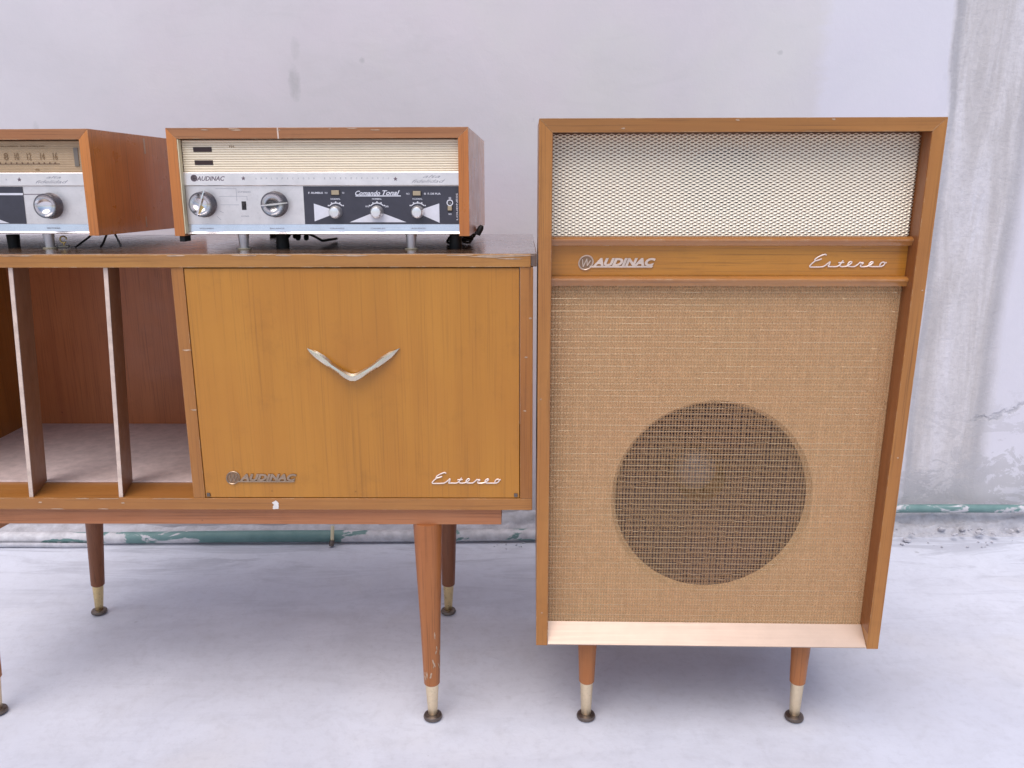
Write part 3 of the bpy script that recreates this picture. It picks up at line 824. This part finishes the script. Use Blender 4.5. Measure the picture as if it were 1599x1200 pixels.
# ------------------------------------------------------------------ radio units
W_, H_, D_ = .4548, .1592, .3875
def unit_shell(t, side_lab=None):
    # mitre-look wooden case: top, two sides, bottom
    MB().mitred('top', 0, W_, -.0006, H_, .0156, 0, D_).build('case_top', M['radio_x'], t)
    MB().mitred('left', 0, W_, -.0006, H_, .0156, 0, D_).build('case_side', M['radio_side'], t)
    MB().mitred('right', 0, W_, -.0006, H_, .0156, 0, D_).build('case_side', M['radio_side'], t)
    MB().box(.0134, W_-.016, .03, D_-.004, .0006, .0040).build('case_base', M['rubber'], t)
    MB().box(.0134, W_-.016, D_-.008, D_-.004, .0042, H_-.0166).build('back_cover', M['baffle'], t)
    MB().box(.0158, .0172, .0008, .0116, .0030, H_-.0164).build('side_trim', M['cream'], t)

def front_foot(t, x):
    f = MB().lathe([(.0062, 0), (.0066, .001), (.0088, .0215)], (x, .030, -.0205), (0, 0, 1), 28).build('front_foot', M['foot'], t, True)
    MB().lathe([(.0105, 0), (.0108, .0008), (.0098, .0018), (.0066, .0022)], (x, .030, -.0226), (0, 0, 1), 28).build('foot_washer', M['washer'], f, True)

def big_knob(t, x, z, ang=None, goldy=False, y=.0125, r=.0185):
    k = MB().lathe([(r*1.06, 0), (r*1.06, -.003), (r, -.0045), (r, -.0155), (r*.97, -.0168), (r*.87, -.0166)], (x, y, z), (0, 1, 0), 48, cap=False).build('knob', M['knobrim'], t, True)
    MB().lathe([(r*.88, -.0164), (r*.80, -.0128), (r*.64, -.0092), (r*.44, -.0064), (r*.24, -.0050), (r*.08, -.0045), (0, -.0044)], (x, y, z), (0, 1, 0), 48, cap=False).build('knob_dish', M['knob'], k, True)
    if ang is not None:
        mb = MB(); c, s = math.cos(ang), math.sin(ang); ww = .0016
        def P(u, v, yy): return (x + c*u - s*v, yy, z + s*u + c*v)
        q = []
        for u, yy, w2 in ((-r*.98, y-.0172, .7), (-r*.4, y-.0185, 1.), (r*.5, y-.0190, 1.), (r*1.18, y-.0180, .75)):
            q.append([mb.bm.verts.new(P(u, -ww*w2, yy+.006)), mb.bm.verts.new(P(u, -ww*w2*.6, yy)), mb.bm.verts.new(P(u, ww*w2*.6, yy)), mb.bm.verts.new(P(u, ww*w2, yy+.006))])
        for A, B in zip(q, q[1:]):
            for i in range(3): mb.bm.faces.new((A[i], A[i+1], B[i+1], B[i]))
        mb.bm.faces.new(q[0]); mb.bm.faces.new(q[-1])
        mb.build('grip_bar', M['knob'], k)
        if goldy:
            MB().prism([P(-r*.80, -.0020, 0)[::2], P(-r*.12, -.0062, 0)[::2], P(-r*.02, -.0012, 0)[::2], P(-r*.75, .0004, 0)[::2]], y-.0158, y-.0150).build('gold_wear', M['gold'], k)
    return k

def small_knob(t, x, z, y=.011):
    return MB().lathe([(.0098, 0), (.0100, -.002), (.0096, -.008), (.0088, -.0125), (.0070, -.0150), (.0030, -.0160), (0, -.0161)], (x, y, z), (0, 1, 0), 36).build('small_knob', M['smallknob'], t, True)

def front_common(t, dial):
    x0, x1 = .0174, W_-.0158
    # brow panel behind ribs / dial
    g = MB().box(x0, x1, .0140, .020, .0952, H_-.0168).build('dial_panel' if dial else 'ribbed_grille', M['dialtan'] if dial else M['ribbed'], t)
    mb = MB(); n = 13; zb = .0958; zt = H_-.0172; p = (zt-zb)/n
    for i in range(n):
        za = zb+i*p
        if dial: mb.prism_x([(.0140, za+.0001), (.0137, za+p*.3), (.0137, za+p*.8), (.0140, za+p-.0001)], x0+.0005, x1-.0005)
        else: mb.prism_x([(.0138, za+.0002), (.0128, za+p*.22), (.0124, za+p*.5), (.0128, za+p*.86), (.0138, za+p-.0001)], x0+.0005, x1-.0005)
    mb.build('ribs', M['dialtan'] if dial else M['ribbed'], g, stuff=True)
    # aluminium band, face plate, lip
    bnd = MB().prism_x([(.0140, .0749), (.0100, .0749), (.0093, .0756), (.0093, .0938), (.0102, .0950), (.0140, .0950)], x0, x1).build('name_band', M['alu'], t)
    pl = MB().box(x0, x1, .0125, .020, .0168, .0746).build('face_plate', M['plate'], t)
    MB().prism_x([(.0140, .0166), (.0124, .0166), (.0110, .0056), (.0080, .0044), (.0070, .0030), (.0080, .0018), (.0200, .0016)], x0, x1).build('front_lip', M['chrome'], t)
    return g, bnd, pl

def star(parent, x, z, y):
    pts = []
    for i in range(10):
        a = PI/2 + i*PI/5; r = .0033 if i % 2 == 0 else .0015
        pts.append((x+math.cos(a)*r, z+math.sin(a)*r))
    return MB().prism(pts, y-.0006, y).build('band_screw', M['darkprint'], parent)

def spaced(parent, word, xa, xb, z, h, y, mat):
    n = len(word); st = (xb-xa)/(n-1)
    wch = h*.72
    mbs = []
    for i, ch in enumerate(word):
        if ch == ' ': continue
        xx = xa + i*st
        ww = wch*.35 if ch == 'I' else wch
        text_obj('band_letter', ch, mat, parent, xx-ww/2, xx+ww/2, z, h, y, .00012)

def amplifier():
    t = thing('amplifier', 'stereo amplifier with cream ribbed front, two big silver knobs and a black tone control panel', 'amplifier',
              (-.5188, 1.3065, .8222), (-.0201, 0, -.0290), None)
    unit_shell(t)
    g, bnd, pl = front_common(t, False)
    for (xa, xb, z) in ((.0350, .0632, .1283), (.0356, .0636, .1092)):
        MB().box(xa, xb, .0117, .0130, z-.0034, z+.0034, .0003).build('slot_window', M['slotin'], g)
    text_obj('faint_mark', 'FM', M['dialfaint'], g, .0905, .0975, .1325, .0030, .0120, .0001)
    yb = .0093
    # printed emblem + name on the band
    MB().lathe([(.0052, 0), (.0052, -.0002), (.0040, -.0002), (.0040, 0)], (.0335, yb, .0862), (0, 1, 0), 24).build('printed_ring', M['darkprint'], bnd)
    text_obj('band_name', 'AUDINAC', M['darkprint'], bnd, .0375, .0810, .0856, .0068, yb, .0002, shear=.3, bold=.02)
    star(bnd, .1096, .0857, yb); star(bnd, .3425, .0845, yb)
    spaced(bnd, 'AMPLIFICADOR ESTEREOFONICO', .1290, .3320, .0855, .0026, yb, M['grayprint'])
    text_obj('script_print', 'alta', M['grayprint'], bnd, .3840, .4110, .0882, .0040, yb, .0002, shear=.5)
    text_obj('script_print', 'fidelidad', M['grayprint'], bnd, .3670, .4180, .0812, .0046, yb, .0002, shear=.5)
    yp = .0125
    # black tone control panel
    bx0, bx1, bz0, bz1 = .1998, W_-.0161, .0170, .0738
    bp = MB().box(bx0, bx1, yp-.0008, yp-.0001, bz0, bz1).build('tone_panel', M['black'], t)
    y = yp-.0008
    def tri(pts): MB().prism(pts, y-.0002, y).build('printed_wedge', M['print'], bp)
    tri([(.2150, .0212), (.2150, .0480), (.2480, .0372), (.2480, .0334)][::-1])
    tri([(.4080, .0190), (.3760, .0330), (.3760, .0376), (.4080, .0480)])
    tri([(.2690, .0198), (.3570, .0198), (.3180, .0345), (.3070, .0345)])
    for cx in (.2490, .3125, .3750):
        small_knob(bp, cx, .0353, y)
        mb = MB()
        for i in range(10):
            a0, a1 = rad(138-i*9.5), rad(138-(i+1)*9.5); ra, rb_ = .0128, .0142
            mb.prism([(cx+math.cos(a0)*ra, .0353+math.sin(a0)*ra), (cx+math.cos(a0)*rb_, .0353+math.sin(a0)*rb_), (cx+math.cos(a1)*rb_, .0353+math.sin(a1)*rb_), (cx+math.cos(a1)*ra, .0353+math.sin(a1)*ra)][::-1], y-.0002, y)
        for a0 in (40, 65, 90, 115, 140):
            mb.prism([(cx+math.cos(rad(a0))*.0150+u, .0353+math.sin(rad(a0))*.0150+v) for u, v in ((-.0009, -.0009), (.0009, -.0009), (.0009, .0009), (-.0009, .0009))], y-.00035, y-.0001)
        mb.build('scale_arc', M['print'], bp)
        text_obj('panel_letters', 'NORMAL', M['print'], bp, cx-.0075, cx+.0075, .0548, .0024, y, .0002, bold=.01)
    text_obj('panel_letters', 'IZQ', M['print'], bp, .2975-.0028, .2975+.0028, .0435, .0024, y, .0002, bold=.02)
    text_obj('panel_letters', 'DER', M['print'], bp, .3275-.0028, .3275+.0028, .0435, .0024, y, .0002, bold=.02)
    text_obj('panel_letters', 'F. RUMBLE', M['print'], bp, .2075, .2300, .0640, .0028, y, .0002, bold=.02)
    text_obj('panel_letters', 'NO', M['print'], bp, .2330, .2370, .0640, .0026, y, .0002)
    text_obj('panel_letters', 'SI', M['print'], bp, .2595, .2625, .0640, .0024, y, .0002)
    text_obj('panel_letters', 'NO', M['print'], bp, .3580, .3630, .0625, .0026, y, .0002)
    text_obj('panel_letters', 'SI  F. DE PUA', M['print'], bp, .3850, .4105, .0625, .0028, y, .0002, bold=.02)
    text_obj('script_print', 'Comando', M['print'], bp, .2795, .3180, .0636, .0070, y, .0003, shear=.4, bold=.02)
    text_obj('script_print', 'Tonal', M['print'], bp, .3215, .3480, .0640, .0072, y, .0003, shear=.4, bold=.02)
    MB().box(.2800, .3495, y-.0003, y, .0586, .0600).build('underline', M['print'], bp)
    for cx, cz in ((.2492, .0637), (.3740, .0625)):
        f = MB().box(cx-.0072, cx+.0072, y-.0010, y, cz-.0042, cz+.0042, .0003).build('slide_switch', M['switchdark'], bp)
        MB().box(cx-.0055, cx+.0062, y-.0036, y-.0010, cz-.0026, cz+.0040, .0005).build('switch_tab', M['ivory'], f)
    f = MB().box(.4205, .4285, y-.0010, y, .0355, .0520, .0004).build('slide_switch', M['switchdark'], bp)
    MB().box(.4212, .4275, y-.0036, y-.0010, .0375, .0440, .0005).build('switch_tab', M['ivory'], f)
    MB().lathe([(.0050, 0), (.0050, -.0008), (.0036, -.0008), (.0036, 0)], (.4245, y-.0010, .0490), (0, 1, 0), 20).build('switch_ring', M['print'], f)
    text_obj('panel_letters', 'SI', M['print'], bp, .4225, .4262, .0560, .0028, y, .0002, bold=.02)
    text_obj('panel_letters', 'NO', M['print'], bp, .4222, .4268, .0320, .0028, y, .0002, bold=.02)
    text_obj('panel_letters', 'LOUDNESS', M['print'], bp, .4352-.020, .4352+.020, .0430, .0026, y, .0002, bold=.01, rot=PI/2)
    # knobs and mono/stereo diagram on the plate
    big_knob(t, .0452, .0470, rad(70), True)
    big_knob(t, .1558, .0470, rad(6))
    mb = MB()
    for x0, z0, x1, z1 in ((.0640, .0705, .0960, .0705), (.0960, .0705, .0960, .0520), (.0690, .0590, .1120, .0590), (.0700, .0462, .0990, .0462), (.1120, .0590, .1120, .0530), (.0680, .0370, .0740, .0340), (.0630, .0290, .0690, .0235), (.1330, .0460, .1380, .0460)):
        L_ = math.hypot(x1-x0, z1-z0); ux, uz = (x1-x0)/L_, (z1-z0)/L_; w2 = .00022
        mb.prism([(x0-uz*w2, z0+ux*w2), (x0+uz*w2, z0-ux*w2), (x1+uz*w2, z1-ux*w2), (x1-uz*w2, z1+ux*w2)], yp-.0002, yp)
    mb.build('printed_lines', M['grayprint'], pl)
    text_obj('panel_letters', 'ESTEREO', M['grayprint'], pl, .0985, .1180, .0655, .0024, yp, .0002)
    text_obj('panel_letters', 'MONO', M['grayprint'], pl, .1010, .1130, .0290, .0022, yp, .0002)
    f = MB().box(.1030, .1100, yp-.0006, yp, .0385, .0515, .0003).build('slide_switch', M['switchdark'], pl)
    MB().box(.1042, .1088, yp-.0038, yp-.0006, .0440, .0480, .0004).build('switch_tab', M['switchdark'], f)
    for cx, wd in (('VOLUMEN', .0455), ('BALANCE', .1560), ('GRAVES', .2490), ('CANALES', .3125), ('AGUDOS', .3750)):
        o = text_obj('lip_letters', cx, M['darkprint'], t, wd-.011, wd+.011, 0, .0022, 0, .0002)
        o.location = (0, .01155, .0104); o.rotation_euler = (rad(-7), 0, 0)
    for x in (.0960, .3610): front_foot(t, x)
    MB().box(.004, .0125, .006, .030, -.0095, -.0008, .001).build('corner_pad', M['rubber'], t)
    for x in (.05, .40):
        MB().lathe([(.008, 0), (.009, .020)], (x, .335, -.0295), (0, 0, 1), 20).build('rear_foot', M['rubber'], t, True)
    for x in (.150, .428):
        MB().lathe([(.010, 0), (.0105, .004), (.0095, .022)], (x, .055, -.0226), (0, 0, 1), 24).build('rubber_foot', M['rubber'], t, True)
    # case marks
    scuff(t, [(.1690, .1425+.0006), (.1712, .1425+.0006), (.1706, .1590), (.1686, .1590)], -.0001, 'divideredge', 'tape_mark')
    random.seed(5)
    for i in range(7): scuff(t, blob(random.uniform(.02, .44), random.uniform(.155, .1585), random.uniform(.002, .008), .0006), -.0001)
    return t
amplifier()

def tuner():
    t = thing('tuner', 'radio tuner with amber tuning dial and one silver knob, standing at the left end', 'radio tuner',
              (-.6417, 1.3190, .8220), (-.0211, 0, -.0703))
    r = bpy.data.objects  # front is laid out with x measured from the left edge; origin sits at the right front corner
    sub = t
    before = set(r.keys())
    unit_shell(t)
    g, bnd, pl = front_common(t, True)
    X = lambda x: W_ + x
    y = .0130
    MB().box(X(-.160)-.08, X(-.0575), y-.0002, y, .1078, .1086).build('dial_line', M['dialprint'], g)
    for i, x in enumerate([-.215, -.2, -.185, -.17, -.155, -.146, -.137, -.128, -.119, -.110, -.101, -.092, -.0835, -.0745, -.066]):
        MB().box(X(x), X(x)+.0016, y-.0002, y, .1088, .1104).build('dial_tick', M['dialprint'], g)
    for s_, x in (('6', -.165), ('8', -.1435), ('10', -.126), ('12', -.106), ('14', -.0845), ('16', -.064)):
        text_obj('dial_number', s_, M['dialfaint'], g, X(x)-.0034, X(x)+.0034, .1195, .0105, y, .0002)
    text_obj('dial_caption', 'ONDA LARGA  KILOCICLOS', M['dialfaint'], g, X(-.165), X(-.080), .1345, .0022, y, .0002)
    text_obj('dial_caption', 'MHz', M['dialfaint'], g, X(-.0985), X(-.0920), .0995, .0030, y, .0002)
    MB().box(X(-.0335), X(-.0265), y-.0004, y, .1045, .1320).build('tuning_eye', M['dialgrey'], g)
    star(bnd, X(-.1239), .0846, .0093)
    spaced(bnd, 'SINTONIZADOR', X(-.31), X(-.145), .0846, .0026, .0093, M['grayprint'])
    text_obj('script_print', 'alta', M['grayprint'], bnd, X(-.0800), X(-.0560), .0882, .0036, .0093, .0002, shear=.5)
    text_obj('script_print', 'fidelidad', M['grayprint'], bnd, X(-.0985), X(-.0455), .0812, .0046, .0093, .0002, shear=.5)
    bp = MB().prism([(X(-.36), .0170), (X(-.1235), .0170), (X(-.1225), .0738), (X(-.36), .0738)], .0117, .0124).build('black_panel', M['black'], t)
    MB().box(X(-.358), X(-.1226), .0113, .0117, .0610, .0642).build('white_rule', M['print'], bp)
    MB().box(X(-.1220), X(-.0840), .0121, .0125, .0617, .0628).build('dark_rule', M['darkprint'], pl)
    MB().prism([(X(-.20), .0178), (X(-.1510), .0178), (X(-.1640), .0225), (X(-.20), .0350)], .0115, .0117).build('printed_wedge', M['print'], bp)
    big_knob(t, X(-.0795), .0448, None, r=.0188)
    big_knob(t, .045, .0448, None, r=.0188)
    o = text_obj('lip_letters', 'SINTONIA', M['darkprint'], t, X(-.0795)-.011, X(-.0795)+.011, 0, .0022, 0, .0002)
    o.location = (0, .01155, .0104); o.rotation_euler = (rad(-7), 0, 0)
    for x in (X(-.1010), .090): front_foot(t, x)
    MB().lathe([(.009, 0), (.010, .021)], (X(-.178), .055, -.0230), (0, 0, 1), 20).build('rubber_foot', M['rubber'], t, True)
    # scratches on the right side
    def sidemark(y0, z0, z1, w):
        MB().box(W_, W_+.0003, y0, y0+w, z0, z1).build('scratch', M['scuff'], t)
    sidemark(.168, .1290, .1545, .0050); sidemark(.150, .006, .024, .0040)
    # shift so that the origin is the right front corner
    for o in t.children: o.location.x -= W_
    return t
tun = tuner()

# ------------------------------------------------------------------ cables and plugs under the units
def cable(name, label, pts, r=.0016, mat='rubber', group=None):
    o = MB().tube(pts, r, 8).build(name, M[mat], None, True)
    o['label'] = label; o['category'] = 'cable'
    if group: o['group'] = group
    return o
zt = .8000
cable('cable', 'short black cable leaning right of the tuner foot, leftmost of three', [(-.700, 1.356, zt+.0005), (-.697, 1.362, zt+.004), (-.688, 1.376, zt+.014), (-.680, 1.385, zt+.0225)], .0017)
cable('cable', 'middle of three short black cables under the right corner of the tuner', [(-.6600, 1.356, zt+.0005), (-.6585, 1.362, zt+.005), (-.6530, 1.372, zt+.0235)], .0017)
cable('cable', 'short black cable leaning left, rightmost of three under the tuner', [(-.6330, 1.370, zt+.0005), (-.6350, 1.371, zt+.005), (-.6440, 1.374, zt+.024)], .0017)
b = thing('cable_bundle', 'dark tangle of plugs and cable under the middle of the amplifier', 'cable bundle', (-.36, 1.40, zt))
random.seed(21)
for i in range(5):
    x = -.020 + i*.0095
    MB().lathe([(.0036, 0), (.0042, .003), (.0042, .012), (.0030, .014)], (x, .012*((i*7) % 3), .0175-.001*i), (.1*(i-2), -1, -.25), 12).build('plug', M['rubber'], b, True)
MB().tube([(-.026, .0, .015), (-.012, .010, .018), (.004, .018, .017), (.02, .01, .018), (.034, .004, .013), (.04, .03, .004), (.05, .10, .002)], .0022, 8).build('cable', M['rubber'], b, True)
b = thing('cable_bundle', 'dark tangle of cable behind the right corner foot of the amplifier', 'cable bundle', (-.085, 1.43, zt))
for i in range(4):
    pts = []
    for k_ in range(22):
        a = k_/21*2*PI*1.4 + i
        pts.append((math.cos(a)*.020 + .003*i - .004, math.sin(a)*.022, .003 + .0045*i + .002*math.sin(3*a)))
    MB().tube(pts, .0022, 8).build('cable', M['rubber'], b, True)
MB().lathe([(.0, 0), (.0052, .001), (.0052, .014), (.003, .018)], (.026, .015, .012), (.5, .2, .9), 12).build('plug', M['rubber'], b, True)
g = thing('cable_clip', 'tiny gold wire clip beside the silver foot of the tuner', 'clip', (-.7210, 1.362, zt))
mb = MB(); pts = [(math.cos(a)*.0052, 0, .0125 + math.sin(a)*.0052) for a in [2*PI*i/16 for i in range(15)]]
mb.tube(pts, .0013, 8).build('ring', M['gold'], g, True)
MB().box(-.0075, .0085, -.004, .004, .0003, .0028, .0006).build('base', M['washer'], g)
MB().tube([(0, 0, .0028), (0, 0, .0076)], .0012, 8).build('stem', M['gold'], g, True)
